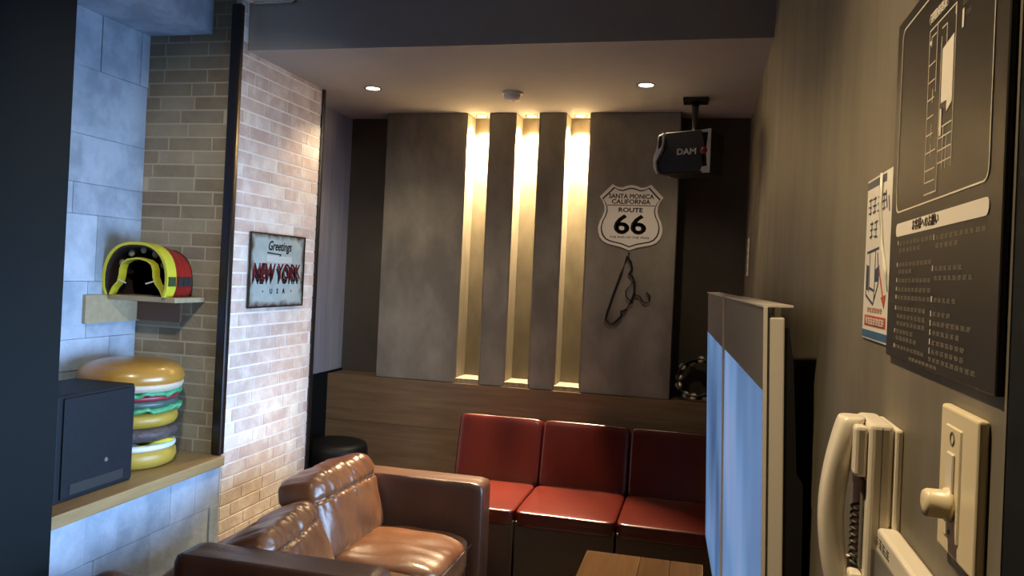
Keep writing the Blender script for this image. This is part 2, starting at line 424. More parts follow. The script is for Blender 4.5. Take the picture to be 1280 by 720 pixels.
downlight(-1.0, 1.2, ZH, .055, 'added fill downlight in the higher ceiling, aimed at the brick pier', M_lens, P_FILL, (1, .92, .80), 60, 'ceiling downlights', .06, (-1.05, 2.1, -1.45), .9)  # added fill lamp that brightens the brick and plaster panels

# ================================================================== television with acrylic guard
TVZ = .47
tv = thing('television', (.125, 1.6, TVZ), 'large lit television with a pale side frame and two blue front panels', 'television', rz=math.atan2(.095, 1.9))
tv.rotation_euler.y = math.radians(-1.8); tv.location.x = .148
obj('frame', B((.006, .037, .004, 1.895, .0, 1.02)), M_silver, tv, local=True, bevel=.003)
for y0, y1, x in ((0, 1.0, 0), (1.012, 1.9, -.004)):
    g = obj('front_panel', B((x, x+.006, y0, y1, 0, 1.04)), M_greyp, tv, local=True, bevel=.001, seg=1)
    obj('picture', B((x-.0008, x+.001, y0+.006, y1-.004, .01, .875)), M_screen, g, local=True)
    obj('edge_strip', B((x-.003, x+.004, y0-.002, y0+.004, 0, 1.04)), M_silver, g, local=True)
prof = [(.037, .01), (.068, .01), (.074, .70), (.062, .72), (.055, .93), (.046, 1.0), (.037, 1.0)]
M = frame((0, .012, 0), (1, 0, 0), (0, 0, 1)); bm = prism([(x, z) for x, z in prof], -1.86)
obj('rear_housing', put(bm, M), M_blackgloss, tv, local=True)
obj('wall_bracket', B((.066, .118, 1.0, 1.3, .3, .6)), M_blackgloss, tv, local=True)
obj('top_flange', B((-.004, .052, .0, 1.0, 1.040, 1.044), (.02, .032, .02, .04, 1.02, 1.040)), M_silver, tv, local=True)
obj('top_flange', B((-.008, .04, 1.012, 1.9, 1.040, 1.044)), M_silver, tv, local=True)
al = bpy.data.lights.new('screen_glow', 'AREA'); al.shape = 'RECTANGLE'; al.size = .82; al.size_y = 1.84; al.energy = P_TV; al.color = BLUE; al.spread = math.radians(95)
ao = link(bpy.data.objects.new('screen_glow', al)); ao.parent = tv; ao.location = (-.012, .95, .435); ao.rotation_euler = (0, math.radians(90), 0)

# ================================================================== leather sofas
def make_sofa():
    L0 = Vector((-1.35, 2.92, 0)); t = thing('leather_sofa', L0, 'brown leather two seat sofa with quilted loose cushions beside the brick pier', 'sofa')
    obj('base', B((-1.70, -1.0, 2.40, 3.49, .07, .21)), M_leather_dk, t, bevel=.015)
    def rbox(x0, x1, y0, y1, z0, z1, k, wr, sd, n=16):
        bm = cushion((x1-x0)/2, (y1-y0)/2, (z1-z0)/2, n, k, 0, wr, sd, ws=5)
        return put(bm, Matrix.Translation(((x0+x1)/2, (y0+y1)/2, (z0+z1)/2)))
    bk = obj('back_frame', rbox(-1.745, -1.62, 2.26, 3.63, .07, .50, 9, .004, 3), M_leather, t, smooth=True)
    for y0, y1, sd in ((3.485, 3.635, 1), (2.275, 2.42, 2)):
        a = obj('arm', rbox(-1.655, -.94, y0, y1, .07, .588, 22, .002, sd), M_leather_dk, t, smooth=True)
        pts = [(-1.63, y0+.012, .583), (-1.0, y0+.012, .583), (-.955, y0+.012, .575), (-.948, y0+.02, .3), (-.95, y0+.02, .1)]
        obj('piping', tube(pts, .005, 6), M_leather_dk, a, smooth=True)
    for y0, y1, sd in ((2.955, 3.485, 4), (2.42, 2.952, 5)):
        bm = cushion(.275, (y1-y0)/2, .085, 26, 6, 0, .007, sd, ws=6)
        for v in bm.verts:
            if v.co.z > 0:
                u = v.co.x/.275; q = v.co.y/((y1-y0)/2); v.co.z += .022*(1-u*u)*(1-q*q)
        s = obj('seat_cushion', put(bm, Matrix.Translation((-1.245, (y0+y1)/2, .285))), M_leather, t, smooth=True)
        pts = [(-.973, y0+.03, .325), (-.972, y1-.03, .325)]
        obj('seam', tube(pts, .003, 6), M_seam, s)
    for cx, cy, cz, ry, rz, sd, hx, hy, hz in ((-1.53, 3.195, .505, -16, -3, 6, .105, .275, .185), (-1.475, 2.655, .450, -24, 7, 7, .105, .255, .165)):
        M = Matrix.Translation((cx, cy, cz)) @ euler(y=ry, z=rz)
        bm = cushion(hx, hy, hz, 60, 6, .16, .004, sd, channels=((2, .075),), depth=.010, wid=.012, ws=8)
        for v in bm.verts:                                       # pinched panels across the upper half
            fall = min(1, max(0, (v.co.z-.005)/.07))
            if fall > 0:
                for yy in (-.13, .02, .15):
                    v.co -= Vector((v.co.x, 0, v.co.z)).normalized()*.008*fall*math.exp(-((v.co.y-yy)/.010)**2)
                v.co += Vector((v.co.x, 0, v.co.z)).normalized()*.007*fall*noise.noise(Vector((v.co.x*7, v.co.y*30+v.co.z*22, v.co.z*9+sd)))
        for v in bm.verts:                                       # fine creases drawn in by the seam
            g_ = math.exp(-((v.co.z-.085)/.055)**2)
            v.co += Vector((v.co.x, 0, v.co.z)).normalized()*.0055*g_*noise.noise(Vector((v.co.x*4, v.co.y*52, v.co.z*12+sd*2)))
        c = obj('back_cushion', put(bm, M), M_leather, t, smooth=True)
        pts = [M @ Vector((hx*.97+.004, y, .075)) for y in (-.2, -.1, 0, .1, .2)]
        obj('stitching', tube(pts, .0025, 5), M_seam, c)
    for x in (-1.66, -1.0):
        for y in (2.35, 3.57):
            obj('foot', put(lathe([(.018, 0), (.025, .075)], 12), Matrix.Translation((x, y, 0))), M_black, t)
    return t
sofa = make_sofa()
t = thing('leather_pouf', (-1.75, 2.10, 0), 'small round dark brown leather pouf behind the leather sofa, below the niche sill', 'pouf')
obj('body', put(lathe([(.10, 0), (.115, .05), (.115, .48), (.11, .50)], 28), Matrix.Translation(t.location)), M_leather_dk, t, smooth=True)
obj('cushion_top', put(lathe([(.11, .492), (.118, .505), (.112, .525), (.080, .546), (.045, .562), (.025, .572), (.008, .575)], 28), Matrix.Translation(t.location)), M_leather_dk, t, smooth=True)

# ================================================================== red bench modules
for i, (x0, x1, lab) in enumerate(((-1.343, -.853, 'oxblood leatherette bench seat whose back shows a lamp glint, end nearest the leather sofa'),
                                   (-.851, -.361, 'oxblood leatherette bench seat in the middle of the row, half in shadow'),
                                   (-.359, .131, 'dark shaded oxblood leatherette bench seat next to the television'))):
    cx = (x0+x1)/2; t = thing('bench_seat', (cx, 4.1, 0), lab, 'bench', 'red bench seats along the back wall')
    hw = (x1-x0)/2-.002
    obj('base', B((x0+.003, x1-.003, 3.768, 4.53, .02, .352)), M_redbase, t, bevel=.006)
    bm = cushion(hw, .265, .038, 22, 14, 0, .001, i+1, ws=4)
    for v in bm.verts:
        if v.co.z > 0: v.co.z += .008*(1-(v.co.x/hw)**2)*(1-(v.co.y/.265)**2)
    obj('seat', put(bm, Matrix.Translation((cx, 4.02, .366))), M_red, t, smooth=True)
    bm = cushion(hw, .055, .19, 22, 16, 0, .001, i+5, ws=4)
    obj('backrest', put(bm, Matrix.Translation((cx, 4.415, .542)) @ euler(x=-14)), M_red, t, smooth=True)

# ================================================================== low table
t = thing('low_table', (-.165, 2.2, 0), 'low wooden table with planks of different browns beside the television', 'table')
xs = [-.36, -.173, -.073, .035]
for i in range(3):
    obj('plank', B((xs[i], xs[i+1]-.001, 1.62, 2.77, .565, .60)), M_table[i], t, bevel=.0015, seg=1)
for x in (-.33, -.005):
    for y in (1.66, 2.73):
        obj('leg', B((x-.02, x+.02, y-.02, y+.02, 0, .5655)), M_black, t)
obj('apron', B((-.32, -.01, 1.68, 2.71, .53, .5655)), M_black, t)

# ================================================================== black round stool behind the sofa
t = thing('round_stool', (-2.03, 4.22, 0), 'black round padded stool in the corner behind the leather sofa', 'stool')
M_stool = mat('black vinyl', (.006, .006, .006), .5, spec=.25)
obj('seat', put(lathe([(.17, .40), (.185, .42), (.185, .51), (.175, .535), (.13, .548), (.0, .55)][:-1]+[(.01, .55)], 32), Matrix.Translation(t.location)), M_stool, t, smooth=True)
obj('pedestal', put(lathe([(.05, .02), (.04, .06), (.04, .40)], 16), Matrix.Translation(t.location)), M_black, t, smooth=True)
obj('foot_disc', put(lathe([(.17, 0), (.17, .012), (.06, .03)], 28), Matrix.Translation(t.location)), M_black, t, smooth=True)

# ================================================================== route shield on the plaster panel
K = .000612
half = [(0, 5), (40, 12), (90, 30), (135, 24), (180, 0), (240, 62), (297, 120), (268, 160), (250, 205), (246, 250), (262, 305), (285, 350), (300, 410), (297, 455), (282, 500), (250, 540), (205, 562), (140, 576), (75, 590), (0, 618)]
poly = [(u*K, -v*K) for u, v in half] + [(-u*K, -v*K) for u, v in half[-2:0:-1]]
poly = poly[::-1]
ZS = H+.547
t = thing('shield_sign', (-.429, YP, ZS-618*K), 'white shield shaped ROUTE 66 metal sign on the grey plaster panel', 'sign')
F = frame((-.429, YP-.001, ZS), (1, 0, 0), (0, 0, 1))
obj('plate', put(prism(poly, .006), F), M_shield, t)
F2 = frame((-.429, YP-.0068, ZS), (1, 0, 0), (0, 0, 1))
def sc(s):
    return [(x*s, (y+310*K)*s-310*K) for x, y in poly]
obj('border', put(strip(sc(.915), sc(.875), .0008), F2), M_inkblack, t)
bm = bmesh.new(); bar(bm, -222*K, -198*K, 222*K, -198*K, 7*K); obj('rule', put(bm, F2), M_inkblack, t)
for body, wpx, hpx, vpx, bd in (('SANTA MONICA', 420, 45, 112, .0013), ('CALIFORNIA', 360, 45, 163, .0013), ('ROUTE', 226, 44, 240, .0016), ('66', 304, 188, 376, .0045), ('THE END OF THE TRAIL', 372, 18, 497, .0008)):
    obj('lettering', put(fit(text_bm(body, .05 if body != '66' else .16, bold=bd), wpx*K, hpx*K), F2 @ Matrix.Translation((0, -vpx*K, 0))), M_inkblack, t)

# ================================================================== coat hanger on a nail under the shield
t = thing('coat_hanger', (-.48, YP-.012, 1.26), 'dark plastic coat hanger hung sideways by its shoulder below the shield sign', 'hanger')
def P(px, py): return Vector((-.429+(px-785)*.00452+(py-360)*.00018, YP-.012, H+(352-py)*.00445))
body = [(785, 322), (777, 345), (768, 370), (759, 398), (758, 405), (763, 410), (768, 409), (778, 399), (777, 393), (783, 391), (790, 380), (794, 368), (794, 356), (791, 347), (787, 345), (791, 338), (789, 328)]
obj('frame', tube([P(*p) for p in body], .0068, 8, closed=True), M_blackgloss, t, smooth=True)
obj('inner_bar', tube([P(792, 382), P(784, 374), P(783, 366), P(793, 354)], .004, 6), M_blackgloss, t, smooth=True)
obj('hook', tube([P(794, 370), P(801, 373), P(804, 379), P(809, 381), P(813, 377), P(813, 371), P(809, 367)], .0045, 8), M_blackgloss, t, smooth=True)
bm = tube([(-.429, YP+.004, H+.150), (-.429, YP-.022, H+.150)], .006, 8)
whole('wall_nail', bm, M_black, 'small dark nail holding the coat hanger under the shield', 'nail')

# ================================================================== loudspeaker hanging from the ceiling
ang = -.36; SX = .80
t = thing('hanging_loudspeaker', (-.128, 3.83, H+.515), 'black and silver loudspeaker marked DAM hanging from the ceiling bracket', 'loudspeaker', rz=ang)
sl = .172                                                     # half width; local x along the face, local -y towards the room
outl = [(-.115, .20), (.168, .205), (.17, .0), (-.13, .0), (-.152, .025), (-.158, .06), (-.140, .09), (-.115, .115), (-.112, .16)]
def ext(poly, y0, y1): return put(prism([(x*SX, z) for x, z in poly], y1-y0), frame((0, y1, 0), (1, 0, 0), (0, 0, 1)))
obj('cabinet', ext(outl, .0, .18), mat('matt black case', (.006, .0055, .005), .5, spec=.25), t, local=True, bevel=.004, seg=1)
obj('grille', ext([(-.105, .193), (.115, .197), (.135, .125), (.12, .07), (.14, .008), (-.125, .008), (-.143, .03), (-.145, .06), (-.125, .088), (-.103, .115)], -.006, .0), mat('dark grille cloth', (.018, .017, .014), .6, bump=.2, bscale=300), t, local=True)
wing = [(-.155, .185), (-.118, .197), (-.118, .15), (-.125, .115), (-.15, .09), (-.165, .058), (-.158, .02), (-.142, .0), (-.160, .005), (-.178, .035), (-.182, .075), (-.165, .115), (-.158, .14)]
wg = obj('side_wing', ext(wing, -.012, .14), M_silver, t, local=True, bevel=.003, seg=1)
obj('port', ext([(-.146, .178), (-.130, .184), (-.127, .15), (-.135, .128), (-.150, .118), (-.150, .15)], -.014, -.012), M_blackgloss, wg, local=True)
hw = obj('horn_frame', ext([(.112, .2), (.172, .205), (.173, .0), (.128, .0), (.128, .006), (.158, .03), (.150, .09), (.150, .115), (.158, .19), (.122, .19)], -.010, .0), M_silver, t, local=True)
obj('horn_foot', ext([(.118, .008), (.128, .028), (.158, .03), (.158, .008)], -.012, -.002), M_silver, hw, local=True)
obj('badge', put(lathe([(.017, 0), (.017, .004), (.010, .007)], 18), frame((.135*SX, -.006, .103), (1, 0, 0), (0, 0, 1))), mat('red badge', (.20, .008, .006), .3), t, local=True, smooth=True)
obj('lettering', put(fit(text_bm('DAM', .044, bold=.0012), .095, .030), frame((.022, -.0068, .103), (1, 0, 0), (0, 0, 1))), M_shield, t, local=True)
# bracket: plate on the ceiling, arm and yoke
Mi = pmat(t).inverted()
obj('bracket', B((-.15, -.02, 4.20, 4.30, ZLOW-.018, ZLOW+.004)), M_blackgloss, t, bevel=.003, seg=1)
obj('arm', tube([(-.085, 4.25, ZLOW-.015), (-.085, 4.20, ZLOW-.06), (-.08, 4.02, H+.78), (-.08, 3.94, H+.66)], [.022, .018, .013, .013], 10), M_blackgloss, t, smooth=True)

# ================================================================== smoke detector
t = thing('smoke_detector', (-1.03, 4.06, ZLOW+.004), 'round white smoke detector on the low ceiling', 'smoke detector')
Tm = Matrix.Translation(t.location)
obj('base', put(lathe([(.055, -.012), (.055, .0)], 28), Tm), M_shield, t, smooth=False)
obj('dome', put(lathe([(.018, -.046), (.040, -.040), (.046, -.020), (.046, -.012)], 28), Tm), M_shield, t, smooth=True)
obj('indicator', put(lathe([(.005, -.049), (.005, -.044)], 10), Tm @ Matrix.Translation((.008, -.008, 0))), M_chrome, t)

# ================================================================== tambourine on the wainscot ledge
t = thing('tambourine', (.02, 4.65, ZW), 'black tambourine with bright jingles leaning on the wainscot ledge', 'tambourine')
M_jingle = mat('bright tin jingle', (.75, .70, .60), .25, metal=.5)
TM = Matrix.Translation((-.015, 4.640, ZW+.122)) @ euler(x=62, z=-18)
n = 40; R = .118
oo = [(R*math.cos(2*math.pi*i/n), R*math.sin(2*math.pi*i/n)) for i in range(n)]
obj('hoop', put(strip(oo, [(a*.94, c*.94) for a, c in oo], .05), TM @ Matrix.Translation((0, 0, -.025))), M_blackgloss, t, smooth=False)
for i in range(6):
    for row in (0, 1):
        a = 2*math.pi*(i+.5*row)/6
        for dz in (-.003, .003):
            bm = lathe([(.021, -.0008), (.022, 0), (.009, .003), (.004, .003)], 16)
            obj('jingle', put(bm, TM @ Matrix.Translation((R*.97*math.cos(a), R*.97*math.sin(a), -.012+.024*row+dz))), M_jingle, t, smooth=True)

# ================================================================== small notice on the right wall
t = thing('small_notice', (XR, 4.42, H+.05), 'small pale notice high on the wall near the back corner', 'notice')
obj('sheet', B((XR-.003, XR, 4.36, 4.48, H+.05, H+.25)), M_paper, t)
bm = bmesh.new()
for k in range(4): glyphs(bm, -.04, -.08+.045*k, 4, .016, .022, .003, random.Random(k))
tag(obj('print', put(bm, frame((XR-.003, 4.42, H+.15), (0, -1, 0), (0, 0, 1))), M_inkred, t), kind='stuff')

# ================================================================== dark notice board
t = thing('notice_board', (XR, .845, H-.075), 'dark brown notice board with floor plan and pale Japanese lettering beside the door jamb', 'sign')
obj('board', B((XR-.006, XR, .662, 1.030, H-.075, H+.319)), M_signblack, t, bevel=.001, seg=1)
def WR(y, z): return frame((XR-.0062, y, H+z), (0, -1, 0), (0, 0, 1))
F0 = WR(0, 0)                                                 # local x = -Y
def rrect(x0, x1, y0, y1, r, n=5):
    pts = []
    for cx, cy, a0 in ((x1-r, y1-r, 0), (x0+r, y1-r, 90), (x0+r, y0+r, 180), (x1-r, y0+r, 270)):
        for i in range(n+1):
            a = math.radians(a0+90*i/n); pts.append((cx+r*math.cos(a), cy+r*math.sin(a)))
    return pts
lw = .0016
obj('frame_line', put(strip(rrect(-1.004, -.692, .091, .305, .012), rrect(-1.004+lw, -.692-lw, .091+lw, .305-lw, .011), .0006), F0), M_print, t)
hd = obj('heading_band', put(prism(rrect(-.999, -.689, .0635, .0785, .0074), .0006), F0), M_print, t)
obj('heading', put(text_bm('お客様へのお願い', .0125), WR(.875, .0712) @ Matrix.Translation((0, 0, .0006))), M_signblack, hd)
obj('plan_title', put(text_bm('〈避難経路図〉', .0115), WR(.855, .279)), M_print, t)
bm = bmesh.new(); b_ = lambda a, c, e, g, wd=.0013: bar(bm, -a, c, -e, g, wd)
yl, yr, zt, zb_ = .886, .797, .268, .100
b_(yl, zt, yr, zt); b_(yl, zt, yl, zb_+.012); b_(yr, zt, yr, .118); b_(yl, zb_, .842, zb_)
b_(.858, zt, .858, .20); b_(.842, .25, .842, .10)
for z in (.232, .214, .196, .178, .160, .142, .124, .112): b_(yl, z, .862 if z > .15 else .85, z)
for z in (.205, .17, .15): b_(.868, z, .868, z-.014)
b_(.842, .258, .825, .258); b_(.825, .258, .825, .238); b_(.878, .26, .862, .26); b_(.878, .26, .878, .25)
for z in (.160, .150, .138, .126): b_(.842, z, .80, z)
b_(.826, .16, .826, .118); b_(.815, .15, .815, .118)
b_(yl, .255, .878, .255, .004); b_(.80, .262, .797, .262, .008)
obj('floor_plan', put(bm, F0), M_print, t)
bm = bmesh.new(); prism([(-.836, .236), (-.8, .241), (-.8, .178), (-.817, .172), (-.817, .183), (-.836, .183)], .0006, bm); prism([(-.838, .178), (-.832, .178), (-.832, .152), (-.838, .152)], .0006, bm)
prism([(-.778, .255), (-.773, .255), (-.773, .238), (-.778, .238)], .0006, bm)
obj('hall_area', put(bm, F0), M_print, t)
bm = bmesh.new(); rr = random.Random(2)
glyphs(bm, -.778, .258, 4, .005, .005, .0008, rr); glyphs(bm, -.770, .246, 3, .005, .005, .0008, rr)
for z, L in ((.053, 9), (.045, 6), (.029, 9), (.021, 4), (.011, 9), (.001, 9), (-.008, 9), (-.020, 8), (-.029, 8), (-.037, 8), (-.046, 5), (-.0535, 6)):
    glyphs(bm, -.980, z, L, .0135, .0040, .0011, rr)
for z, L in ((.052, 10), (.044, 5), (.022, 6), (.013, 8), (-.008, 5), (-.0215, 4), (-.0305, 8), (-.0395, 6), (-.049, 7), (-.0575, 7)):
    glyphs(bm, -.835, z, L, .0128, .0040, .0011, rr)
glyphs(bm, -.985, -.063, 9, .0125, .0036, .001, rr); glyphs(bm, -.845, -.0585-.007, 10, .0125, .004, .001, rr); glyphs(bm, -.92, -.0715, 8, .012, .003, .001, rr)
tag(obj('small_print', put(bm, F0), M_printdim, t), kind='stuff')
bm = bmesh.new()
for z in (.055, .030, .0125, .0025, -.0065, -.019, -.045, -.062): prism([(-.987, z-.001), (-.9845, z-.001), (-.9845, z+.0035), (-.987, z+.0035)], .0007, bm)
for z in (.053, .023, -.007, -.021, -.030, -.039, -.048, -.057): prism([(-.8415, z-.001), (-.839, z-.001), (-.839, z+.0045), (-.8415, z+.0045)], .0007, bm)
tag(obj('bullet_marks', put(bm, F0), M_print, t), kind='stuff')

# ================================================================== poster in a plastic sleeve
t = thing('instruction_poster', (XR, 1.12, H-.065), 'white instruction poster with blue borders and a red arrow, curling plastic sleeve', 'poster')
obj('sheet', B((XR-.0022, XR, 1.037, 1.200, H-.065, H+.153)), M_paper, t)
FP = frame((XR-.0023, 0, H), (0, -1, 0), (0, 0, 1))
bm = prism([(-1.199, .140), (-1.08, .140), (-1.08, .150), (-1.199, .150)], .0003); obj('top_band', put(bm, FP), M_ink, t)
bm = prism([(-1.199, -.063), (-1.040, -.063), (-1.040, -.053), (-1.199, -.053)], .0003); obj('bottom_band', put(bm, FP), M_inkblue, t)
bm = bmesh.new(); glyphs(bm, -1.19, .103, 4, .026, .024, .0026, rr); glyphs(bm, -1.175, .070, 2, .024, .024, .0026, rr)
bar(bm, -1.082, .128, -1.072, .105, .005); bar(bm, -1.065, .12, -1.058, .10, .005)
obj('heading', put(bm, FP), M_ink, t)
bm = bmesh.new()
for a in ((-1.185, .052, -1.11, .056), (-1.165, .052, -1.165, -.002), (-1.13, .054, -1.13, -.012), (-1.185, .03, -1.185, -.006), (-1.185, -.006, -1.135, -.018), (-1.135, -.018, -1.105, .012), (-1.165, .004, -1.13, .0), (-1.118, .05, -1.105, .02)):
    bar(bm, *a, .0035)
prism([(-1.127, .012), (-1.105, .012), (-1.105, .034), (-1.127, .028)], .0003, bm); prism([(-1.186, .002), (-1.170, .0), (-1.170, .034), (-1.186, .036)], .0003, bm)
obj('machine_drawing', put(bm, FP), M_ink, t)
bm = bmesh.new(); bar(bm, -1.105, .028, -1.075, -.01, .005); prism([(-1.088, -.008), (-1.060, -.004), (-1.068, -.022)], .0003, bm)
obj('red_arrow', put(bm, FP), M_inkred, t)
bm = prism([(-1.186, -.047), (-1.055, -.047), (-1.055, -.033), (-1.186, -.033)], .0003); rb = obj('red_panel', put(bm, FP), M_inkred, t)
obj('panel_print', put(glyphs(bmesh.new(), -1.175, -.0445, 7, .0145, .0085, .002, rr, .0011), FP), M_paper, rb)
obj('red_print', put(glyphs(bmesh.new(), -1.17, -.0285, 6, .014, .006, .0016, rr), FP), mat('ink pale red', (.5, .22, .15), .6), t)
obj('sleeve_glint', tube([(XR-.0045, 1.10, H+.152), (XR-.004, 1.103, H+.11), (XR-.004, 1.085, H+.06), (XR-.004, 1.062, H+.03), (XR-.003, 1.05, H+.0)], [.0022, .0025, .002, .0025, .0006], 6), mat('pale sleeve glint', (.8, .76, .66), .2), t, smooth=True)  # white reflection line on the sleeve, built as an opaque pale fold

# ================================================================== wall phone
t = thing('wall_phone', (XR, .99, H-.36), 'off white corded wall phone with curved handset hung on its cradle', 'phone')
Y0, Y1 = .955, 1.045
obj('back_plate', B((XR-.008, XR, Y0-.004, Y1+.004, H-.365, H-.152)), M_white, t, bevel=.003)
bd = obj('body', B((XR-.034, XR-.008, Y0, Y1, H-.37, H-.148)), M_white, t, bevel=.006, seg=3)
obj('body_seam', B((XR-.0215, XR-.0205, Y0-.0006, Y0+.002, H-.36, H-.152)), M_greyp, bd)
obj('cradle', B((XR-.048, XR-.034, Y0+.006, Y1-.012, H-.21, H-.153)), M_white, t, bevel=.004)
obj('cradle', B((XR-.048, XR-.034, Y0+.006, Y1-.012, H-.36, H-.318)), M_white, t, bevel=.004)
obj('keypad', B((XR-.037, XR-.033, Y0+.014, Y1-.014, H-.315, H-.215)), M_greyp, t, bevel=.001, seg=1)
hand = []
pr = [(-.146, -.044, .016), (-.149, -.047, .021), (-.18, -.055, .021), (-.215, -.062, .018), (-.26, -.066, .017), (-.305, -.062, .018), (-.34, -.055, .021), (-.371, -.047, .021), (-.374, -.044, .016)]
bm = bmesh.new(); rings = []
for z, x, hw in pr:
    rings.append([bm.verts.new((XR+x+.0145*math.copysign(abs(math.cos(q))**.6, math.cos(q)), 1.0+hw*1.1*math.copysign(abs(math.sin(q))**.6, math.sin(q)), H+z)) for q in (2*math.pi*k/12 for k in range(12))])
for A, C in zip(rings, rings[1:]):
    for k in range(12): bm.faces.new((A[k], A[(k+1) % 12], C[(k+1) % 12], C[k]))
bm.faces.new(rings[0]); bm.faces.new(rings[-1][::-1])
hs = obj('handset', bm, M_white, t, smooth=True)
md = hs.modifiers.new('round', 'SUBSURF'); md.levels = 2; md.render_levels = 2
obj('earpiece', put(lathe([(.02, 0), (.019, .018), (.010, .02)], 20), frame((XR-.056, 1.0, H-.178), (0, 1, 0), (0, 0, 1))), M_white, hs, smooth=True)
bm = tube([(XR-.041+.004*math.cos(a*.9), .985+.004*math.sin(a*.9), H-.245-.0011*a) for a in range(0, 66)], .0016, 6)
obj('coiled_cord', bm, M_greyp, t, smooth=True)

# ================================================================== dimmer switch plate
t = thing('dimmer_switch', (XR, .74, H-.222), 'cream wall switch plate with a round dimmer knob and slide', 'switch')
obj('plate', B((XR-.009, XR, .685, .784, H-.222, H-.097)), M_cream, t, bevel=.003, seg=3)
obj('insert', B((XR-.0105, XR-.008, .722, .764, H-.207, H-.112)), M_cream, t, bevel=.0015, seg=1)
obj('slide_window', B((XR-.0125, XR-.010, .734, .752, H-.168, H-.134)), M_white, t, bevel=.001, seg=1)
obj('label_mark', put(strip([(.006*math.cos(i*.524), .006*math.sin(i*.524)) for i in range(12)], [(.0045*math.cos(i*.524), .0045*math.sin(i*.524)) for i in range(12)], .0006), frame((XR-.0106, .743, H-.122), (0, -1, 0), (0, 0, 1))), M_greyp, t)
kb = obj('knob', put(lathe([(.0145, 0), (.0140, .004), (.0122, .005), (.0120, .018), (.0105, .0205), (.004, .021)], 24), frame((XR-.0105, .743, H-.178), (0, -1, 0), (0, 0, 1))), M_cream, t, smooth=True)
obj('screw', put(lathe([(.0022, 0), (.0022, .0006)], 10), frame((XR-.0106, .743, H-.201), (0, -1, 0), (0, 0, 1))), M_greyp, t)

# ================================================================== white controller in its holder
t = thing('controller_box', (XR, .88, H-.45), 'flat white controller box on the wall below the dimmer switch', 'controller')
obj('case', B((XR-.022, XR, .77, .985, H-.45, H-.262)), M_white, t, bevel=.004, seg=3)
obj('face', B((XR-.024, XR-.0215, .782, .973, H-.44, H-.285)), M_greyp, t, bevel=.001, seg=1)
bm = bmesh.new(); glyphs(bm, -.965, -.281, 4, .016, .010, .002, rr); obj('print', put(bm, frame((XR-.0222, 0, H), (0, -1, 0), (0, 0, 1))), M_greyp, t)

# ================================================================== tin sign on the brick pier
t = thing('tin_sign', (-2.05, 3.527, H-.211), 'weathered pale blue tin sign reading Greetings NEW YORK USA on the brick pier', 'sign')
XS = -2.053
obj('plate', B((XS, XS+.006, 3.274, 3.782, H-.211, H+.143)), M_tin, t, bevel=.0015, seg=1)
rim = []
obj('rim', B((XS, XS+.009, 3.272, 3.278, H-.213, H+.145), (XS, XS+.009, 3.778, 3.784, H-.213, H+.145), (XS, XS+.009, 3.278, 3.778, H+.139, H+.145), (XS, XS+.009, 3.278, 3.778, H-.213, H-.207)), M_trim, t)
FS = lambda y, z, d=0: frame((XS+.0062+d, y, H+z), (0, 1, 0), (0, 0, 1))
obj('greeting', put(fit(text_bm('Greetings', .072, shear=.3, bold=.0018), .22, .062), FS(3.54, .080)), M_inkblack, t)
bm = bmesh.new(); bar(bm, -.11, -.033, .02, -.040, .007); bar(bm, .02, -.04, .0, -.052, .005); obj('flourish', put(bm, FS(3.53, .085)), M_inkblack, t)
bm = prism([(-.12, -.015), (.0, -.022), (.12, -.018), (.12, .012), (.0, .010), (-.12, .015)], .0005); obj('ribbon', put(bm, FS(3.535, .026)), mat('pale ribbon', (.50, .54, .52), .5), t)
obj('lettering_shadow', put(fit(text_bm('NEW YORK', .118, bold=.002), .43, .078), FS(3.520, -.050)), mat('letter shadow', (.055, .058, .055), .6), t)
obj('lettering_shadow', put(fit(text_bm('NEW YORK', .118, bold=.002), .43, .078), FS(3.513, -.062)), mat('letter shadow', (.055, .058, .055), .6), t)
obj('lettering', put(fit(text_bm('NEW YORK', .122, bold=.002), .44, .080), FS(3.528, -.038, .0012)), mat('letter red', (.33, .035, .05), .5), t)
for ch, y in (('·', 3.395), ('U', 3.468), ('S', 3.527), ('A', 3.586), ('·', 3.66)):
    obj('lettering', put(fit(text_bm(ch, .036, bold=.0012), None, .026 if ch != '·' else .009), FS(y, -.135)), M_inkblack, t)

# ================================================================== corner shelf and arched ornament
SZ = H-.165
t = thing('corner_shelf', (-2.40, 3.0, SZ-.12), 'small wooden corner shelf in the niche under the arched ornament', 'shelf')
obj('shelf_board', B((NX+.004, -2.175, 2.925, NY-.006, SZ-.022, SZ)), M_shelf, t, bevel=.0015, seg=1)
obj('back_rail', B((NX+.004, NX+.02, 2.80, NY-.006, SZ-.122, SZ-.022), (NX+.004, NX+.02, 2.80, 2.924, SZ-.022, SZ-.002)), M_shelf, t)
obj('side_rail', B((NX+.02, -2.285, NY-.024, NY-.006, SZ-.118, SZ-.022)), M_shelf_shade, t)
t = thing('arched_ornament', (-2.365, 3.0, SZ), 'red and lime yellow arched ornament with an open hollow front on the corner shelf', 'ornament')
def arch(w, h, n=22, flare=0):
    """half outline of an arch with short upright legs, from left foot over the top to right foot"""
    pts = []
    for i in range(n+1):
        a = math.pi*(1-i/n); c, s = math.cos(a), math.sin(a)
        pts.append((w*math.copysign(abs(c)**.8, c), h*.30+h*.70*abs(s)**.9))
    return [(-w*(1-.10)-flare, 0), (-w*.985, h*.14)] + pts + [(w*.985, h*.14), (w*(1-.10)+flare, 0)]
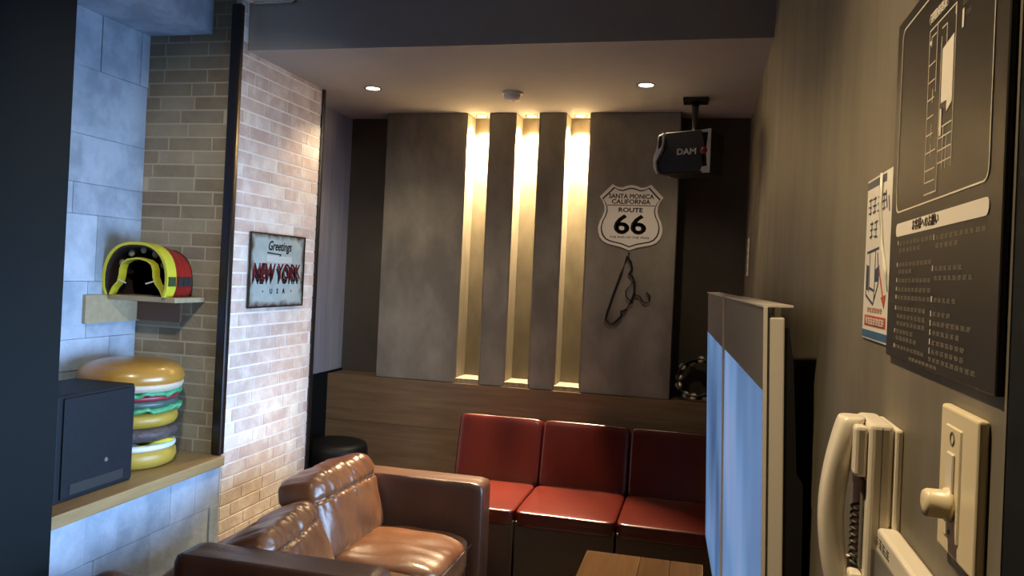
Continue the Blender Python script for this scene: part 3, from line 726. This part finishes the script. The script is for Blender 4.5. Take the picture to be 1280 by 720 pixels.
def shell(prof, th, y0, y1, scale_back=1.0):
    bm = bmesh.new(); hmax = max(p[1] for p in prof)
    inner = []
    for i, p in enumerate(prof):
        a = Vector(prof[max(i-1, 0)]); c = Vector(prof[min(i+1, len(prof)-1)]); d = (c-a).normalized(); nrm = Vector((d.y, -d.x)); inner.append((p[0]+nrm.x*th, max(0, p[1]+nrm.y*th) if 0 < i < len(prof)-1 else 0))
    rows = []
    for pr_, y, s in ((prof, y0, 1), (inner, y0, 1), (inner, y1, scale_back), (prof, y1, scale_back)):
        rows.append([bm.verts.new((x*s, y, z*s)) for x, z in pr_])
    for q in range(4):
        A, C = rows[q], rows[(q+1) % 4]
        for i in range(len(prof)-1): bm.faces.new((A[i], A[i+1], C[i+1], C[i]))
    for e in (0, -1): bm.faces.new([r[e] for r in rows])
    return bm
M_lime = mat('lime yellow plastic', (.62, .58, .03), .4, var=(.52, .50, .04), nscale=12)
M_ored = mat('red plastic', (.30, .014, .010), .35, var=(.19, .010, .008), nscale=9)
M_odark = mat('dark hollow lining', (.022, .012, .012), .6)  # shade of the hollow put into the colour; dark side blocks share it
P1 = arch(.163, .232)
rm = obj('front_rim', shell(P1, .012, -.095, -.035), M_lime, t, local=True)
bm = shell([(x*.985, z*.985) for x, z in P1], .012, -.035, .10, .90)
bdy = obj('body', bm, M_ored, t, local=True)
bm = bmesh.new(); bm.faces.new([bm.verts.new((x*.90, .098, z*.90)) for x, z in P1]); bmesh.ops.solidify(bm, geom=bm.faces[:], thickness=.004)
obj('back_panel', bm, M_ored, t, local=True)
obj('shade_lining', shell([(x*.918, z*.935) for x, z in P1], .004, -.091, .09, .9), M_odark, t, local=True)  # dark sheet standing in for shade inside the arch
bm = bmesh.new(); bm.faces.new([bm.verts.new((x*.88, .06, z*.9)) for x, z in P1]); bmesh.ops.solidify(bm, geom=bm.faces[:], thickness=.003)
obj('shade_lining', bm, M_odark, t, local=True)
P2 = [(-.135, 0), (-.118, .035), (-.095, .058), (-.088, .085), (-.086, .115), (-.076, .14), (-.05, .157), (-.0, .166), (.05, .157), (.076, .14), (.086, .115), (.088, .085), (.10, .058), (.122, .035), (.138, 0)]
obj('inner_arch', shell(P2, .007, -.085, -.045), M_lime, t, local=True)
for s in (-1, 1):
    obj('tab', tube([(s*.088, -.085, .066), (s*.05, -.085, .054)], .0035, 6), mat('pale tab', (.62, .58, .42), .4), t, local=True)
for a in (35, 62, 90, 118, 145):
    ca, sa = math.cos(math.radians(a)), math.sin(math.radians(a))
    bm = lathe([(.017, 0), (.012, .004)], 14)
    obj('inner_stud', put(bm, Matrix.Translation((.128*ca, -.045, .055+.145*sa)) @ euler(x=90)), mat('pale stud', (.25, .24, .18), .4), t, local=True, smooth=True)
M_ogreen = mat('dark green block', (.03, .055, .015), .5)
for i, (y0, y1, m_) in enumerate(((-.088, -.042, M_ogreen), (-.02, .012, M_odark), (.022, .05, M_odark), (.058, .085, M_odark))):
    xo = .1635 if i == 0 else .162-.016*((y0+.035)/.135)
    obj('side_block', B((xo-.012, xo+.003, y0, y1, .048, .088)), m_, t, local=True)
for y in (-.005, .04):
    obj('body_rib', shell([(x*(.99-.1*(y+.035)/.135), z*(.99-.1*(y+.035)/.135)) for x, z in P1], .004, y-.003, y+.003), M_ored, bdy, local=True)

# ================================================================== giant burger on the sill
t = thing('giant_burger', (-2.318, 2.86, SILL), 'oversized display burger of stacked buns, patty, lettuce and cheese on the niche sill', 'burger')
M_bun = mat('glazed bun', (.31, .15, .022), .30, var=(.40, .21, .04), nscale=6, coat=.3)
M_bunpale = mat('pale bun underside', (.50, .44, .35), .5)
M_bunyel = mat('yellow bun', (.34, .23, .025), .40, var=(.40, .28, .045), nscale=6)
M_lett = mat('lettuce green', (.03, .26, .12), .4, var=(.08, .36, .18), nscale=14)
M_patty = mat('patty', (.045, .035, .04), .6, var=(.075, .06, .06), nscale=30, bump=.5, bscale=60)
def rnd_disc(r, z0, z1, e=.35):
    out = []
    for i in range(9):
        a = -math.pi/2+math.pi*i/8; out.append((r-(z1-z0)*.5*(1-math.cos(a)*1), (z0+z1)/2+(z1-z0)/2*math.sin(a)))
    return out
obj('bottom_bun', lathe([(.155, 0), (.178, .012), (.188, .035), (.186, .058), (.175, .075)], 36), M_bunyel, t, local=True, smooth=True)
obj('cream_slice', lathe(rnd_disc(.184, .074, .098), 36), mat('white filling', (.62, .66, .72), .4), t, local=True, smooth=True)
def cheese(r, z, a, j):
    c = abs(math.cos(2*a)); rr_ = .172+.036*c**6; dz = -.022*(math.sin(2*a)**2)*(.4 if j == 1 else 1)
    return Vector((rr_*math.cos(a)*(r/.18), rr_*math.sin(a)*(r/.18), z+dz))
obj('cheese', lathe([(.12, .103), (.18, .108), (.18, .116), (.12, .118)], 48, wob=cheese), mat('cheese', (.52, .50, .05), .4), t, local=True, smooth=True)
obj('patty', lathe(rnd_disc(.190, .112, .168), 36), M_patty, t, local=True, smooth=True)
obj('middle_bun', lathe(rnd_disc(.188, .166, .232), 36), M_bunyel, t, local=True, smooth=True)
def frill(z0, sd, amp=.011):
    rn = random.Random(sd); ph = [rn.uniform(0, 6) for _ in range(4)]
    def w_(r, z, a, j):
        q = (math.sin(9*a+ph[0])+.7*math.sin(17*a+ph[1])+.5*math.sin(29*a+ph[2]))/2.2
        return Vector(((r+.008*q)*math.cos(a), (r+.008*q)*math.sin(a), z+amp*q*(r/.2)**3))
    return lathe([(.10, z0), (.17, z0+.002), (.197, z0-.006), (.200, z0+.004), (.17, z0+.012), (.10, z0+.010)], 120, wob=w_)
obj('lettuce', frill(.240, 1), M_lett, t, local=True, smooth=True)
obj('relish', lathe(rnd_disc(.184, .246, .282), 36), mat('dark green relish', (.035, .07, .07), .4, var=(.06, .10, .09), nscale=20), t, local=True, smooth=True)
obj('tomato', lathe(rnd_disc(.188, .280, .303), 36), mat('tomato', (.30, .02, .04), .35), t, local=True, smooth=True)
obj('lettuce', frill(.306, 2, .012), M_lett, t, local=True, smooth=True)
tb = obj('top_bun', lathe([(.165, .326), (.198, .340), (.208, .366), (.198, .398), (.170, .420), (.12, .434), (.06, .441), (.01, .443)], 40), M_bun, t, local=True, smooth=True)
obj('bun_underside', lathe([(.16, .312), (.188, .316), (.200, .328), (.2045, .345), (.19, .35)], 40), M_bunpale, tb, local=True, smooth=True)

# ================================================================== black loudspeaker box on the sill
t = thing('loudspeaker_box', (-2.26, 2.455, SILL), 'plain black loudspeaker box standing on the niche sill in front of the burger', 'loudspeaker')
obj('cabinet', B((-2.40, -2.126, 2.268, 2.645, SILL, SILL+.373)), M_box, t, bevel=.006, seg=2)
obj('front_grille', B((-2.126, -2.118, 2.292, 2.638, SILL+.012, SILL+.362)), M_box, t, bevel=.004, seg=2)
obj('bass_slot', B((-2.119, -2.1165, 2.33, 2.59, SILL+.022, SILL+.058)), M_black, t)
obj('badge', put(lathe([(.008, 0), (.007, .002)], 16), frame((-2.118, 2.50, SILL+.11), (0, 1, 0), (0, 0, 1))), M_greyp, t)

# ================================================================== air vent at the ceiling by the pier
t = thing('air_vent', (-1.93, 3.1, ZH), 'white slatted air vent in the ceiling beside the brick pier', 'vent')
obj('frame', B((-2.04, -1.82, 3.06, 3.075, ZH-.012, ZH), (-2.04, -1.82, 3.165, 3.18, ZH-.012, ZH), (-2.04, -2.025, 3.06, 3.18, ZH-.012, ZH), (-1.835, -1.82, 3.06, 3.18, ZH-.012, ZH)), M_shield, t)
for i in range(4): obj('slat', B((-2.025, -1.835, 3.08+.022*i, 3.09+.022*i, ZH-.010, ZH)), M_shield, t)
